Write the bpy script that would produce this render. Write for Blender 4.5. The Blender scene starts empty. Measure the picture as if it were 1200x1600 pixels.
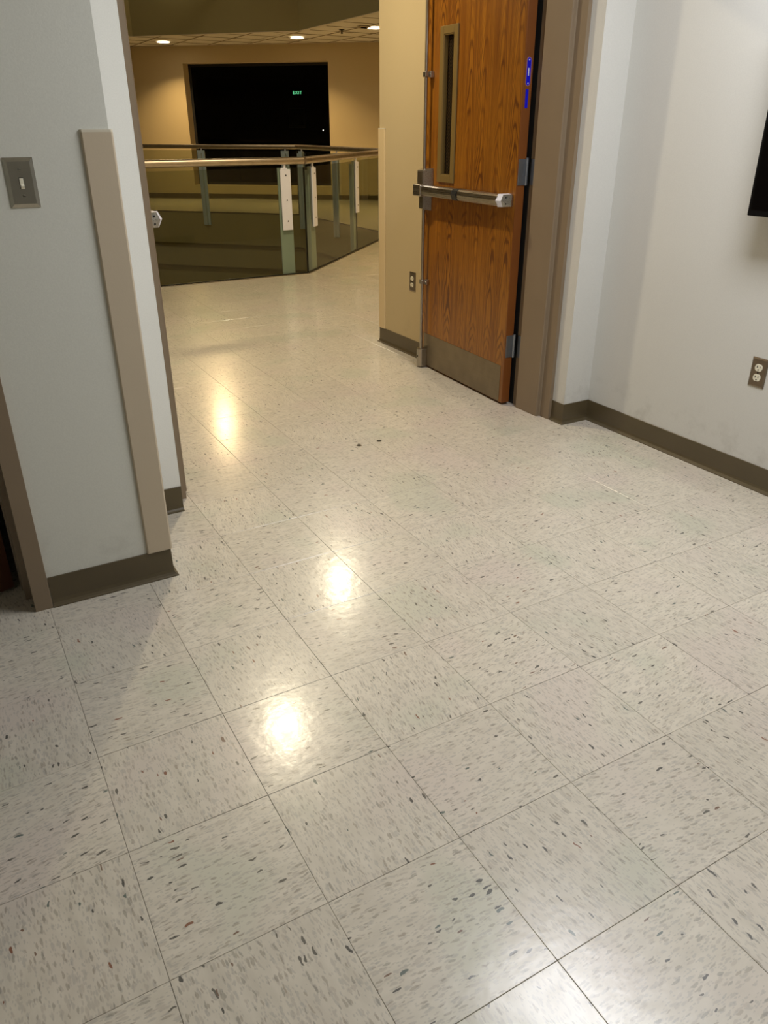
import bpy, bmesh, math, random
from mathutils import Vector, Matrix
random.seed(7)
scene = bpy.context.scene
PI = math.pi

# ------------------------------------------------------------------ camera, world, lights, exposure
cam_data = bpy.data.cameras.new('camera')
cam = bpy.data.objects.new('camera', cam_data)
scene.collection.objects.link(cam)
cam_data.sensor_fit = 'VERTICAL'
cam_data.sensor_height = 24.0
cam_data.lens = 1201.15 / 1600.0 * 24.0
cam_data.clip_start = 0.02
cam.location = (-0.69342, -1.21129, 1.32512)
cam.rotation_mode = 'XYZ'
cam.rotation_euler = (1.106957, 0.0018375, -0.516395)
scene.camera = cam

scene.view_settings.view_transform = 'Standard'
scene.view_settings.look = 'None'
scene.view_settings.gamma = 1.0
scene.view_settings.use_curve_mapping = False
scene.view_settings.exposure = 0.06

world = bpy.data.worlds.new('night')
world.use_nodes = True
world.node_tree.nodes['Background'].inputs[0].default_value = (0.010, 0.010, 0.012, 1)
world.node_tree.nodes['Background'].inputs[1].default_value = 0.2
scene.world = world

COOL = (0.98, 1.0, 1.05)
WARM = (1.0, 0.70, 0.33)
NEUT = (1.0, 0.86, 0.60)
TROFFER_W = 40.0     # lamp watts of the room's lay-in fixture
CAN_W = 24.0          # watts of each recessed downlight
CAN_NEAR_W = 30.0

col = scene.collection

# ------------------------------------------------------------------ helpers
def link(o, parent=None):
    col.objects.link(o)
    if parent is not None:
        o.parent = parent
    return o

def tag(o, label=None, cat=None, group=None, kind=None):
    if label: o['label'] = label
    if cat: o['category'] = cat
    if group: o['group'] = group
    if kind: o['kind'] = kind
    return o

def empty(name, loc=(0, 0, 0), rz=0.0):
    o = bpy.data.objects.new(name, None)
    o.empty_display_size = 0.05
    o.location = loc
    o.rotation_euler = (0, 0, rz)
    col.objects.link(o)
    return o

def obj(name, bm, m, parent=None, smooth=False):
    bmesh.ops.recalc_face_normals(bm, faces=bm.faces[:])
    me = bpy.data.meshes.new(name)
    bm.to_mesh(me)
    bm.free()
    me.materials.append(m)
    if smooth:
        for p in me.polygons: p.use_smooth = True
        me.set_sharp_from_angle(angle=0.7)
    return link(bpy.data.objects.new(name, me), parent)

def box(x0, x1, y0, y1, z0, z1, bm=None, bev=0.0, seg=2, mat4=None):
    own = bm is None
    if own: bm = bmesh.new()
    t = bmesh.new()
    bmesh.ops.create_cube(t, size=1.0)
    for v in t.verts:
        v.co = Vector(((x0 + x1) / 2 + v.co.x * (x1 - x0), (y0 + y1) / 2 + v.co.y * (y1 - y0), (z0 + z1) / 2 + v.co.z * (z1 - z0)))
    if bev > 0:
        bmesh.ops.bevel(t, geom=t.edges[:], offset=bev, segments=seg, affect='EDGES', profile=0.5)
    merge(bm, t, mat4)
    return bm

def merge(bm, t, mat4=None):
    if mat4 is not None:
        bmesh.ops.transform(t, matrix=mat4, verts=t.verts[:])
    me = bpy.data.meshes.new('tmp')
    t.to_mesh(me); t.free()
    bm.from_mesh(me)
    bpy.data.meshes.remove(me)

def prism(poly, z0, z1, bm=None, mat4=None, bev=0.0):
    """closed prism over a 2-D polygon, along z"""
    if bm is None: bm = bmesh.new()
    t = bmesh.new()
    lo = [t.verts.new((p[0], p[1], z0)) for p in poly]
    hi = [t.verts.new((p[0], p[1], z1)) for p in poly]
    n = len(poly)
    t.faces.new(lo[::-1]); t.faces.new(hi)
    for i in range(n):
        t.faces.new((lo[i], lo[(i + 1) % n], hi[(i + 1) % n], hi[i]))
    bmesh.ops.recalc_face_normals(t, faces=t.faces[:])
    if bev > 0:
        bmesh.ops.bevel(t, geom=t.edges[:], offset=bev, segments=2, affect='EDGES', profile=0.5)
    merge(bm, t, mat4)
    return bm

def cyl(r, h, bm=None, mat4=None, seg=24, r2=None):
    if bm is None: bm = bmesh.new()
    t = bmesh.new()
    bmesh.ops.create_cone(t, cap_ends=True, segments=seg, radius1=r, radius2=r if r2 is None else r2, depth=h)
    merge(bm, t, mat4)
    return bm

def lathe(prof, seg=32, bm=None, mat4=None):
    if bm is None: bm = bmesh.new()
    t = bmesh.new()
    rings = []
    for k in range(seg):
        a = 2 * PI * k / seg
        rings.append([t.verts.new((r * math.cos(a), r * math.sin(a), z)) for r, z in prof])
    for k in range(seg):
        A, B = rings[k], rings[(k + 1) % seg]
        for i in range(len(prof) - 1):
            t.faces.new((A[i], B[i], B[i + 1], A[i + 1]))
    bmesh.ops.remove_doubles(t, verts=t.verts[:], dist=1e-6)
    merge(bm, t, mat4)
    return bm

def sweep(path, prof, closed=False, bm=None):
    """sweep a profile (d = offset to the LEFT of travel, z) along a 2-D path with mitred corners"""
    if bm is None: bm = bmesh.new()
    t = bmesh.new()
    n = len(path)
    P = [Vector(p) for p in path]
    rows = []
    for i in range(n):
        if closed or 0 < i < n - 1:
            a = (P[i] - P[(i - 1) % n]).normalized(); b = (P[(i + 1) % n] - P[i]).normalized()
        elif i == 0:
            a = b = (P[1] - P[0]).normalized()
        else:
            a = b = (P[-1] - P[-2]).normalized()
        na = Vector((-a.y, a.x)); nb = Vector((-b.y, b.x))
        m = (na + nb).normalized(); m = m / max(0.2, m.dot(na))
        rows.append([t.verts.new((P[i].x + m.x * d, P[i].y + m.y * d, z)) for d, z in prof])
    k = len(prof)
    for i in range(n if closed else n - 1):
        A, B = rows[i], rows[(i + 1) % n]
        for j in range(k):
            t.faces.new((A[j], B[j], B[(j + 1) % k], A[(j + 1) % k]))
    if not closed:
        t.faces.new(rows[0]); t.faces.new(rows[-1][::-1])
    merge(bm, t)
    return bm

def T(x, y, z): return Matrix.Translation((x, y, z))
def RX(a): return Matrix.Rotation(a, 4, 'X')
def RY(a): return Matrix.Rotation(a, 4, 'Y')
def RZ(a): return Matrix.Rotation(a, 4, 'Z')

def srgb(r, g, b):
    f = lambda c: (c / 255 / 12.92) if c / 255 <= 0.04045 else ((c / 255 + 0.055) / 1.055) ** 2.4
    return (f(r), f(g), f(b), 1.0)

# ------------------------------------------------------------------ materials
class N:
    """tiny node-graph helper"""
    def __init__(s, name):
        s.m = bpy.data.materials.new(name); s.m.use_nodes = True
        s.t = s.m.node_tree; s.p = s.t.nodes['Principled BSDF']
        s.out = s.t.nodes['Material Output']
    def n(s, typ, **kw):
        nd = s.t.nodes.new('ShaderNode' + typ)
        for k, v in kw.items(): setattr(nd, k, v)
        return nd
    def set(s, nd, i, v):
        if hasattr(v, 'node'): s.t.links.new(v, nd.inputs[i])
        else: nd.inputs[i].default_value = v
    def math(s, op, a, b=0.0, c=None, clamp=False):
        nd = s.n('Math', operation=op, use_clamp=clamp); s.set(nd, 0, a); s.set(nd, 1, b)
        if c is not None: s.set(nd, 2, c)
        return nd.outputs[0]
    def mix(s, f, a, b, blend='MIX'):
        nd = s.n('Mix', data_type='RGBA', blend_type=blend); s.set(nd, 0, f); s.set(nd, 6, a); s.set(nd, 7, b)
        return nd.outputs[2]
    def sm(s, x, a, b):
        nd = s.n('MapRange', interpolation_type='SMOOTHSTEP'); s.set(nd, 0, x); s.set(nd, 1, a); s.set(nd, 2, b); s.set(nd, 3, 0.0); s.set(nd, 4, 1.0)
        return nd.outputs[0]
    def mr(s, x, a, b, c, d):
        nd = s.n('MapRange'); s.set(nd, 0, x); s.set(nd, 1, a); s.set(nd, 2, b); s.set(nd, 3, c); s.set(nd, 4, d)
        return nd.outputs[0]
    def noise(s, v, scale, detail=2.0, rough=0.5):
        nd = s.n('TexNoise'); s.set(nd, 'Vector', v); s.set(nd, 'Scale', scale); s.set(nd, 'Detail', detail); s.set(nd, 'Roughness', rough)
        return nd
    def xyz(s, x, y, z):
        nd = s.n('CombineXYZ'); s.set(nd, 0, x); s.set(nd, 1, y); s.set(nd, 2, z); return nd.outputs[0]
    def sep(s, v):
        nd = s.n('SeparateXYZ'); s.set(nd, 0, v); return nd.outputs
    def pos(s): return s.n('NewGeometry').outputs['Position']
    def obj(s): return s.n('TexCoord').outputs['Object']
    def bump(s, h, strength, dist):
        nd = s.n('Bump'); s.set(nd, 'Strength', strength); s.set(nd, 'Distance', dist); s.set(nd, 'Height', h)
        s.t.links.new(nd.outputs[0], s.p.inputs['Normal']); return nd

def plain(name, c, rough=0.5, metal=0.0, spec=0.5, bump=0.0, bscale=200.0, var=0.0, vscale=3.0, coat=0.0):
    g = N(name); p = g.p
    p.inputs['Base Color'].default_value = c
    p.inputs['Roughness'].default_value = rough
    p.inputs['Metallic'].default_value = metal
    p.inputs['Specular IOR Level'].default_value = spec
    p.inputs['Coat Weight'].default_value = coat
    if var > 0:
        nz = g.noise(g.pos(), vscale, 3.0)
        k = g.mr(nz.outputs[0], 0.3, 0.7, 1 - var, 1 + var)
        mx = g.mix(1.0, c, g.xyz(k, k, k), 'MULTIPLY')
        g.t.links.new(mx, p.inputs['Base Color'])
    if bump > 0:
        nz = g.noise(g.pos(), bscale, 2.0)
        g.bump(nz.outputs[0], bump, 0.002)
    return g.m

def emis(name, c, s):
    g = N(name)
    g.p.inputs['Base Color'].default_value = (0.02, 0.02, 0.02, 1)
    g.p.inputs['Emission Color'].default_value = c
    g.p.inputs['Emission Strength'].default_value = s
    return g.m

def brushed(name, c, rough, axis='z'):
    g = N(name); p = g.p
    x, y, z = g.sep(g.obj())
    v = g.xyz(g.math('MULTIPLY', x, 6.0 if axis == 'x' else 400.0), g.math('MULTIPLY', y, 6.0 if axis == 'y' else 400.0), g.math('MULTIPLY', z, 6.0 if axis == 'z' else 400.0))
    nz = g.noise(v, 1.0, 2.0)
    big = g.noise(g.obj(), 14.0, 3.0)
    k = g.math('ADD', g.mr(nz.outputs[0], 0.3, 0.7, 0.86, 1.04), g.mr(big.outputs[0], 0.3, 0.7, -0.08, 0.08))
    g.t.links.new(g.mix(1.0, c, g.xyz(k, k, k), 'MULTIPLY'), p.inputs['Base Color'])
    p.inputs['Metallic'].default_value = 1.0
    g.t.links.new(g.mr(nz.outputs[0], 0.3, 0.7, rough * 0.8, rough * 1.25), p.inputs['Roughness'])
    return g.m

TILE = 0.3048
def vinyl():
    g = N('speckled vinyl tile'); p = g.p
    x, y, z = g.sep(g.pos())
    tx = g.math('FLOOR', g.math('DIVIDE', x, TILE)); ty = g.math('FLOOR', g.math('DIVIDE', y, TILE))
    par = g.math('PINGPONG', g.math('ADD', g.math('ADD', tx, ty), 1.0), 1.0)
    wn = g.n('TexWhiteNoise', noise_dimensions='2D'); g.set(wn, 'Vector', g.xyz(tx, ty, 0.0))
    rnd = wn.outputs['Value']; rc = g.sep(wn.outputs['Color'])
    # grain turned a quarter from tile to tile
    u0 = g.math('ADD', g.math('MULTIPLY', x, g.math('SUBTRACT', 1.0, par)), g.math('MULTIPLY', y, par))
    v0 = g.math('ADD', g.math('MULTIPLY', y, g.math('SUBTRACT', 1.0, par)), g.math('MULTIPLY', x, par))
    # slight rotation of the grain and own offset in each tile
    ang = g.mr(rnd, 0.0, 1.0, -0.16, 0.16)
    u = g.math('ADD', g.math('ADD', u0, g.math('MULTIPLY', v0, ang)), g.math('MULTIPLY', rc[0], 37.0))
    v = g.math('ADD', g.math('SUBTRACT', v0, g.math('MULTIPLY', u0, ang)), g.math('MULTIPLY', rc[1], 53.0))
    wob = g.noise(g.xyz(u, v, rnd), 55.0, 2.0)
    ws = g.sep(wob.outputs['Color'])
    def layer(su, sv, thr, size, soft=0.10, off=0.0):
        vu = g.math('ADD', g.math('MULTIPLY', u, su), g.math('MULTIPLY', ws[0], 0.8))
        vv = g.math('ADD', g.math('MULTIPLY', v, sv), g.math('MULTIPLY', ws[1], 1.2))
        vo = g.n('TexVoronoi', feature='F1', voronoi_dimensions='2D'); g.set(vo, 'Vector', g.xyz(g.math('ADD', vu, off), vv, 0.0)); g.set(vo, 'Scale', 1.0)
        cr = g.sep(vo.outputs['Color'])
        d = g.math('DIVIDE', vo.outputs['Distance'], g.mr(cr[1], 0.0, 1.0, size * 0.45, size))
        m = g.math('SUBTRACT', 1.0, g.sm(d, 0.62, 0.62 + soft * 4))
        on = g.math('LESS_THAN', cr[0], thr)
        return g.math('MULTIPLY', m, on), cr
    light, lc = layer(48.0, 165.0, 0.42, 0.58, 0.14)
    mid, mc = layer(38.0, 145.0, 0.24, 0.50, 0.08, 11.0)
    dark, dc = layer(32.0, 100.0, 0.06, 0.44, 0.03, 23.0)
    fine, fc = layer(120.0, 330.0, 0.25, 0.6, 0.15, 31.0)
    # body colour with cloudy marbling, a little different from tile to tile
    mar = g.noise(g.xyz(g.math('MULTIPLY', u, 14.0), g.math('MULTIPLY', v, 40.0), 0.0), 1.0, 3.0)
    body = g.mix(g.mr(mar.outputs[0], 0.3, 0.7, 0.0, 1.0), srgb(199, 191, 175), srgb(212, 204, 188))
    cloud = g.noise(g.xyz(x, y, 0.0), 3.0, 1.0)
    body = g.mix(g.sm(cloud.outputs[0], 0.52, 0.70), body, srgb(206, 195, 182))
    body = g.mix(g.math('SUBTRACT', 1.0, g.sm(cloud.outputs[0], 0.32, 0.44)), body, srgb(197, 194, 176))
    kt = g.mr(rnd, 0.0, 1.0, 0.955, 1.03)
    body = g.mix(1.0, body, g.xyz(kt, kt, kt), 'MULTIPLY')
    c = g.mix(g.math('MULTIPLY', fine, 0.4), body, srgb(160, 156, 148))
    c = g.mix(g.math('MULTIPLY', light, 0.42), c, g.mix(lc[2], srgb(158, 156, 150), srgb(172, 160, 146)))
    c = g.mix(g.math('MULTIPLY', mid, 0.44), c, g.mix(mc[2], srgb(104, 103, 94), srgb(136, 120, 100)))
    tint = g.n('ValToRGB'); tint.color_ramp.interpolation = 'CONSTANT'
    el = tint.color_ramp.elements
    el[0].position = 0.0; el[0].color = srgb(64, 62, 58)
    el[1].position = 0.45; el[1].color = srgb(88, 84, 76)
    e = el.new(0.72); e.color = srgb(84, 98, 92)
    e = el.new(0.85); e.color = srgb(112, 82, 62)
    e = el.new(0.94); e.color = srgb(126, 74, 46)
    g.t.links.new(dc[2], tint.inputs[0])
    c = g.mix(g.math('MULTIPLY', dark, 0.9), c, tint.outputs[0])
    g.t.links.new(c, p.inputs['Base Color'])
    # waxed, lightly scuffed finish
    sc = g.noise(g.xyz(x, y, 0.0), 22.0, 4.0, 0.6)
    p.inputs['Roughness'].default_value = 0.30
    p.inputs['Specular IOR Level'].default_value = 0.5
    p.inputs['Coat Weight'].default_value = 0.55
    p.inputs['Coat IOR'].default_value = 1.42
    g.t.links.new(g.mr(sc.outputs[0], 0.3, 0.7, 0.11, 0.21), p.inputs['Coat Roughness'])
    wav = g.noise(g.xyz(x, y, 0.0), 30.0, 2.0)
    fin = g.noise(g.xyz(x, y, 0.0), 260.0, 2.0)
    h = g.math('ADD', wav.outputs[0], g.math('MULTIPLY', fin.outputs[0], 0.10))
    b = g.bump(h, 0.35, 0.0010)
    g.t.links.new(b.outputs[0], p.inputs['Coat Normal'])
    return g.m

def oak():
    g = N('honey oak veneer'); p = g.p
    x, y, z = g.sep(g.obj())     # leaf frame: y across the leaf, z up
    leaf = 0.137
    s = g.math('ADD', y, 0.03)
    idx = g.math('FLOOR', g.math('DIVIDE', s, leaf * 2.0))
    wn = g.n('TexWhiteNoise', noise_dimensions='1D'); g.set(wn, 'W', idx)
    pp = g.math('PINGPONG', s, leaf)                      # book-matched flitches
    wob = g.noise(g.xyz(g.math('MULTIPLY', pp, 9.0), g.math('MULTIPLY', z, 2.2), 3.3), 1.0, 3.0)
    c0 = g.math('SUBTRACT', pp, 0.075)
    par = g.math('MULTIPLY', g.math('MULTIPLY', c0, c0), 62.0)   # cathedrals: height plus a parabola
    f = g.math('ADD', g.math('ADD', g.math('MULTIPLY', z, 0.62), g.math('MULTIPLY', wn.outputs['Value'], 0.5)), g.math('ADD', par, g.math('MULTIPLY', wob.outputs[0], 0.40)))
    band = g.math('FRACT', g.math('MULTIPLY', f, 17.0))
    line = g.math('SUBTRACT', 1.0, g.sm(g.math('ABSOLUTE', g.math('SUBTRACT', band, 0.5)), 0.02, 0.30))
    fade = g.noise(g.xyz(g.math('MULTIPLY', y, 6.0), g.math('MULTIPLY', z, 2.4), 4.0), 1.0, 1.0)
    pores = g.noise(g.xyz(g.math('MULTIPLY', y, 420.0), g.math('MULTIPLY', z, 16.0), g.math('MULTIPLY', x, 420.0)), 1.0, 2.0)
    streak = g.noise(g.xyz(g.math('MULTIPLY', y, 60.0), g.math('MULTIPLY', z, 1.4), 5.0), 1.0, 2.0)
    base = g.mix(g.mr(streak.outputs[0], 0.3, 0.7, 0.0, 1.0), srgb(128, 74, 10), srgb(166, 108, 24))
    c = g.mix(g.math('MULTIPLY', line, g.mr(fade.outputs[0], 0.36, 0.62, 0.22, 0.95)), base, srgb(90, 46, 6))
    c = g.mix(g.math('MULTIPLY', g.sm(pores.outputs[0], 0.54, 0.68), 0.35), c, srgb(92, 52, 12))
    g.t.links.new(c, p.inputs['Base Color'])
    p.inputs['Roughness'].default_value = 0.38
    p.inputs['Coat Weight'].default_value = 0.25
    p.inputs['Coat Roughness'].default_value = 0.25
    return g.m

def wired_glass():
    g = N('dark wired glass'); p = g.p
    x, y, z = g.sep(g.obj())
    a = g.math('ABSOLUTE', g.math('SUBTRACT', g.math('FRACT', g.math('MULTIPLY', g.math('ADD', y, z), 60.0)), 0.5))
    b = g.math('ABSOLUTE', g.math('SUBTRACT', g.math('FRACT', g.math('MULTIPLY', g.math('SUBTRACT', y, z), 60.0)), 0.5))
    m = g.math('MAXIMUM', g.math('GREATER_THAN', a, 0.43), g.math('GREATER_THAN', b, 0.43))
    g.t.links.new(g.mix(m, srgb(14, 11, 8), srgb(72, 56, 36)), p.inputs['Base Color'])
    p.inputs['Roughness'].default_value = 0.12
    return g.m

def tinted(name, c, refl=1.0):
    """thin sheet of tinted glass: see-through with a Fresnel reflection"""
    g = N(name)
    tr = g.n('BsdfTransparent'); tr.inputs[0].default_value = c
    gl = g.n('BsdfGlossy'); gl.inputs['Roughness'].default_value = 0.01
    gl.inputs[0].default_value = (refl, refl, refl, 1)
    fr = g.n('Fresnel'); fr.inputs[0].default_value = 1.45
    mx = g.n('MixShader')
    bk = g.n('NewGeometry').outputs['Backfacing']
    g.t.links.new(g.math('MULTIPLY', fr.outputs[0], g.math('SUBTRACT', 1.0, bk)), mx.inputs[0]); g.t.links.new(tr.outputs[0], mx.inputs[1]); g.t.links.new(gl.outputs[0], mx.inputs[2])
    g.t.links.new(mx.outputs[0], g.out.inputs[0])
    return g.m

def wallpaint(name, c, bump=0.12, scale=260.0, scuff=0.0):
    g = N(name); p = g.p
    v = g.pos()
    nz = g.noise(v, scale, 3.0); lg = g.noise(v, 1.3, 2.0)
    k = g.math('ADD', g.mr(nz.outputs[0], 0.3, 0.7, 0.972, 1.028), g.mr(lg.outputs[0], 0.3, 0.7, -0.02, 0.02))
    cc = g.mix(1.0, c, g.xyz(k, k, k), 'MULTIPLY')
    if scuff:
        z = g.sep(v)[2]
        s1 = g.noise(v, 9.0, 4.0, 0.65)
        low = g.math('SUBTRACT', 1.0, g.sm(z, 0.10, 0.32))
        cc = g.mix(g.math('MULTIPLY', g.math('MULTIPLY', g.sm(s1.outputs[0], 0.5, 0.72), low), scuff), cc, srgb(120, 112, 98))
    g.t.links.new(cc, p.inputs['Base Color'])
    p.inputs['Roughness'].default_value = 0.62
    p.inputs['Specular IOR Level'].default_value = 0.3
    g.bump(nz.outputs[0], bump, 0.0015)
    return g.m

def acoustic():
    g = N('fissured acoustic tile'); p = g.p
    nz = g.noise(g.pos(), 90.0, 3.0)
    g.t.links.new(g.mix(g.sm(nz.outputs[0], 0.55, 0.7), srgb(226, 220, 204), srgb(200, 192, 174)), p.inputs['Base Color'])
    p.inputs['Roughness'].default_value = 0.9
    g.bump(nz.outputs[0], 0.3, 0.003)
    return g.m

M = dict(
    vinyl=vinyl(), oak=oak(), wired=wired_glass(), acoustic=acoustic(),
    adhesive=plain('seam adhesive', srgb(106, 98, 84), 0.8, var=0.15, vscale=20),
    white=wallpaint('white wall paint', srgb(212, 211, 205), scuff=0.18),
    bright=wallpaint('white wall paint with light painted in', srgb(236, 236, 230)),  # lightened so the stronger light on the wall return is in the colour
    grey=wallpaint('pale grey wall paint', srgb(216, 216, 206), scuff=0.15),
    beige=wallpaint('beige wall paint', srgb(196, 178, 140), scuff=0.15),
    fascia=wallpaint('olive plaster of the atrium', srgb(176, 164, 118)),
    ceil=wallpaint('ceiling white', srgb(215, 213, 206)),
    olive=wallpaint('olive grey soffit paint', srgb(118, 112, 84)),
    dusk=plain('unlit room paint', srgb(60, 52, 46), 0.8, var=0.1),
    dkred=plain('dark red upholstery', srgb(70, 16, 14), 0.8, bump=0.3),
    frame=plain('taupe door frame enamel', srgb(136, 119, 97), 0.42, spec=0.4, bump=0.05, bscale=60, var=0.03, vscale=6),
    base=plain('brown vinyl cove base', srgb(88, 77, 55), 0.33, spec=0.5, bump=0.06, bscale=40, var=0.05, vscale=9),
    guard=plain('tan vinyl corner guard', srgb(196, 181, 157), 0.5, bump=0.08, bscale=300),
    guardy=plain('pale yellow vinyl guard', srgb(216, 194, 152), 0.5, bump=0.08, bscale=300),
    guardtop=plain('pale guard end cap', srgb(214, 206, 186), 0.5, bump=0.05),
    steel=brushed('brushed stainless steel', srgb(186, 178, 164), 0.30, 'y'),
    steelz=brushed('brushed steel upright grain', srgb(178, 172, 162), 0.32, 'z'),
    kick=brushed('worn steel kick plate', srgb(150, 138, 118), 0.42, 'y'),
    rail=brushed('satin handrail metal', srgb(196, 180, 158), 0.38, 'x'),
    plate=plain('pale satin aluminium', srgb(226, 226, 236), 0.45, metal=0.0, bump=0.05, var=0.03),
    post=plain('painted steel post', srgb(200, 216, 224), 0.5, metal=0.0, bump=0.05, var=0.04),
    zinc=brushed('zinc hinge steel', srgb(166, 172, 180), 0.42, 'z'),
    nickel=plain('switch plate steel', srgb(176, 172, 160), 0.27, metal=1.0, bump=0.02, var=0.05, vscale=30),
    cover=plain('brown outlet cover steel', srgb(132, 120, 104), 0.36, metal=0.9, bump=0.03, var=0.06, vscale=30),
    ivory=plain('ivory plastic', srgb(232, 226, 204), 0.35, bump=0.02, var=0.02),
    edgewood=plain('reddish door edge wood', srgb(118, 66, 20), 0.5, bump=0.1, bscale=120, var=0.06, vscale=8),
    darkwood=plain('dark stained wood', srgb(84, 46, 26), 0.45, bump=0.1, bscale=60, var=0.15, vscale=12),
    black=plain('black plastic', srgb(10, 10, 11), 0.45, bump=0.05, var=0.05),
    dark=plain('dark slot', srgb(18, 15, 12), 0.7, var=0.05),
    shadefill=plain('black door gap seal', srgb(20, 19, 17), 0.7, bump=0.1),  # near-black tone stands for shade in the gap beside the leaf
    blue=plain('blue door label', srgb(18, 22, 200), 0.35, bump=0.03, var=0.05, vscale=60),
    pink=plain('pale label rim', srgb(170, 120, 130), 0.5, var=0.05),
    lite=plain('bronze lite frame enamel', srgb(122, 100, 54), 0.45, bump=0.05, var=0.03),
    tv=plain('black television case', srgb(5, 5, 6), 0.6, spec=0.15, bump=0.03, var=0.05),
    screen=plain('dark screen', srgb(3, 3, 4), 0.35, spec=0.1, var=0.05),
    railglass=tinted('tinted railing glass', (0.78, 0.80, 0.73, 1)),
    window=tinted('dark window glass', (0.55, 0.55, 0.52, 1), 0.45),
    gedge=plain('dark glass joint', srgb(22, 24, 18), 0.3, var=0.05),
    gridbar=plain('tan ceiling grid bar', srgb(140, 124, 96), 0.6, var=0.05),
    trimwhite=plain('white light trim', srgb(220, 214, 200), 0.5, var=0.02),
    lens=emis('lamp lens', (1.0, 0.86, 0.62, 1), 12.0),
    diffuser=emis('fixture diffuser', (1.0, 0.95, 0.88, 1), 2.0),
    green=emis('green lit letters', (0.2, 1.0, 0.5, 1), 3.0),
    redsig=emis('small pilot lamp', (1.0, 0.95, 0.9, 1), 6.0),
)

# ------------------------------------------------------------------ plan geometry
NEAR = [(-0.60, 6.20), (2.625, 6.20), (4.93, 8.505), (4.93, 11.60), (2.63, 13.90), (-0.60, 13.90), (-2.90, 11.60), (-2.90, 8.505)]  # floor opening, counter-clockwise
CEIL = [(-0.80, 5.70), (2.80, 5.70), (5.36, 8.26), (5.36, 12.25), (3.20, 14.40), (-0.80, 14.40), (-3.36, 11.90), (-3.36, 8.26)]
CZ = 2.75       # corridor ceiling
RZC = 2.60      # room ceiling

def clip(poly, a, b, keep_left):
    """clip polygon by the line a->b"""
    out = []
    def side(p):
        s = (b[0] - a[0]) * (p[1] - a[1]) - (b[1] - a[1]) * (p[0] - a[0])
        return s if keep_left else -s
    n = len(poly)
    for i in range(n):
        p, q = poly[i], poly[(i + 1) % n]
        sp, sq = side(p), side(q)
        if sp >= 0: out.append(p)
        if (sp > 0 and sq < 0) or (sp < 0 and sq > 0):
            t = sp / (sp - sq)
            out.append((p[0] + (q[0] - p[0]) * t, p[1] + (q[1] - p[1]) * t))
    return out

def area(poly):
    return abs(sum(poly[i][0] * poly[(i + 1) % len(poly)][1] - poly[(i + 1) % len(poly)][0] * poly[i][1] for i in range(len(poly)))) / 2 if len(poly) > 2 else 0

def minus(poly, hole):
    """convex polygon minus a convex counter-clockwise hole -> convex pieces"""
    res = []; cur = poly
    for i in range(len(hole)):
        a, b = hole[i], hole[(i + 1) % len(hole)]
        o = clip(cur, a, b, False)
        if area(o) > 1e-5: res.append(o)
        cur = clip(cur, a, b, True)
        if area(cur) < 1e-5: break
    return res

CAMR = cam.rotation_euler.to_matrix()
def proj(x, y, z):
    d = CAMR.transposed() @ (Vector((x, y, z)) - cam.location)
    if d.z > -0.05: return None
    return (600 + 1201.15 * d.x / -d.z, 800 - 1201.15 * d.y / -d.z)

# far wall frame: local x along the wall, local y away from the camera
FA = Vector((3.70, 16.46)); FB = Vector((7.60, 13.20))
FU = (FB - FA).normalized(); FANG = math.atan2(FU.y, FU.x)
FM = T(FA.x, FA.y, 0) @ RZ(FANG)
def beyond_far(x, y):
    d = Vector((x, y)) - FA
    return d.x * (-FU.y) + d.y * FU.x > 0      # beyond the wall face

# ------------------------------------------------------------------ floor
RECT = [(-5.0, -4.2), (10.5, -4.2), (10.5, 21.0), (-5.0, 21.0)]
fb = bmesh.new()
for pc in minus(RECT, NEAR): prism(pc, -0.50, -0.0036, fb)
floor = tag(obj('floor', fb, M['adhesive']), kind='structure')

# one tile mesh, shared by all single tiles
def tile_bm(w=TILE, gap=0.00035, th=0.0032, bv=0.0006):
    h = w / 2 - gap
    bm = bmesh.new()
    lo = [bm.verts.new((sx * h, sy * h, -th)) for sx, sy in ((-1, -1), (1, -1), (1, 1), (-1, 1))]
    md = [bm.verts.new((sx * h, sy * h, -bv)) for sx, sy in ((-1, -1), (1, -1), (1, 1), (-1, 1))]
    k = h - bv * 1.3
    hi = [bm.verts.new((sx * k, sy * k, 0)) for sx, sy in ((-1, -1), (1, -1), (1, 1), (-1, 1))]
    bm.faces.new(hi); bm.faces.new(lo[::-1])
    for i in range(4):
        j = (i + 1) % 4
        bm.faces.new((lo[i], lo[j], md[j], md[i])); bm.faces.new((md[i], md[j], hi[j], hi[i]))
    return bm
first = None
rest = bmesh.new()
cand = []
def ray_blocked(x, y):
    # hidden behind the left wall stub or the right jamb, as seen from the photograph's camera
    cx, cy = cam.location.x, cam.location.y
    if y > 1.9:
        t = (1.62 - cy) / (y - cy); px = cx + (x - cx) * t
        if px < -0.30 and not (-1.6 < px < -0.6 and y < 3.6): return True
        if px > 2.1: return True
    if y > 3.6 and x > 2.0:
        t = (3.41 - cy) / (y - cy)
        if cx + (x - cx) * t > 2.15: return True
    return False
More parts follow.
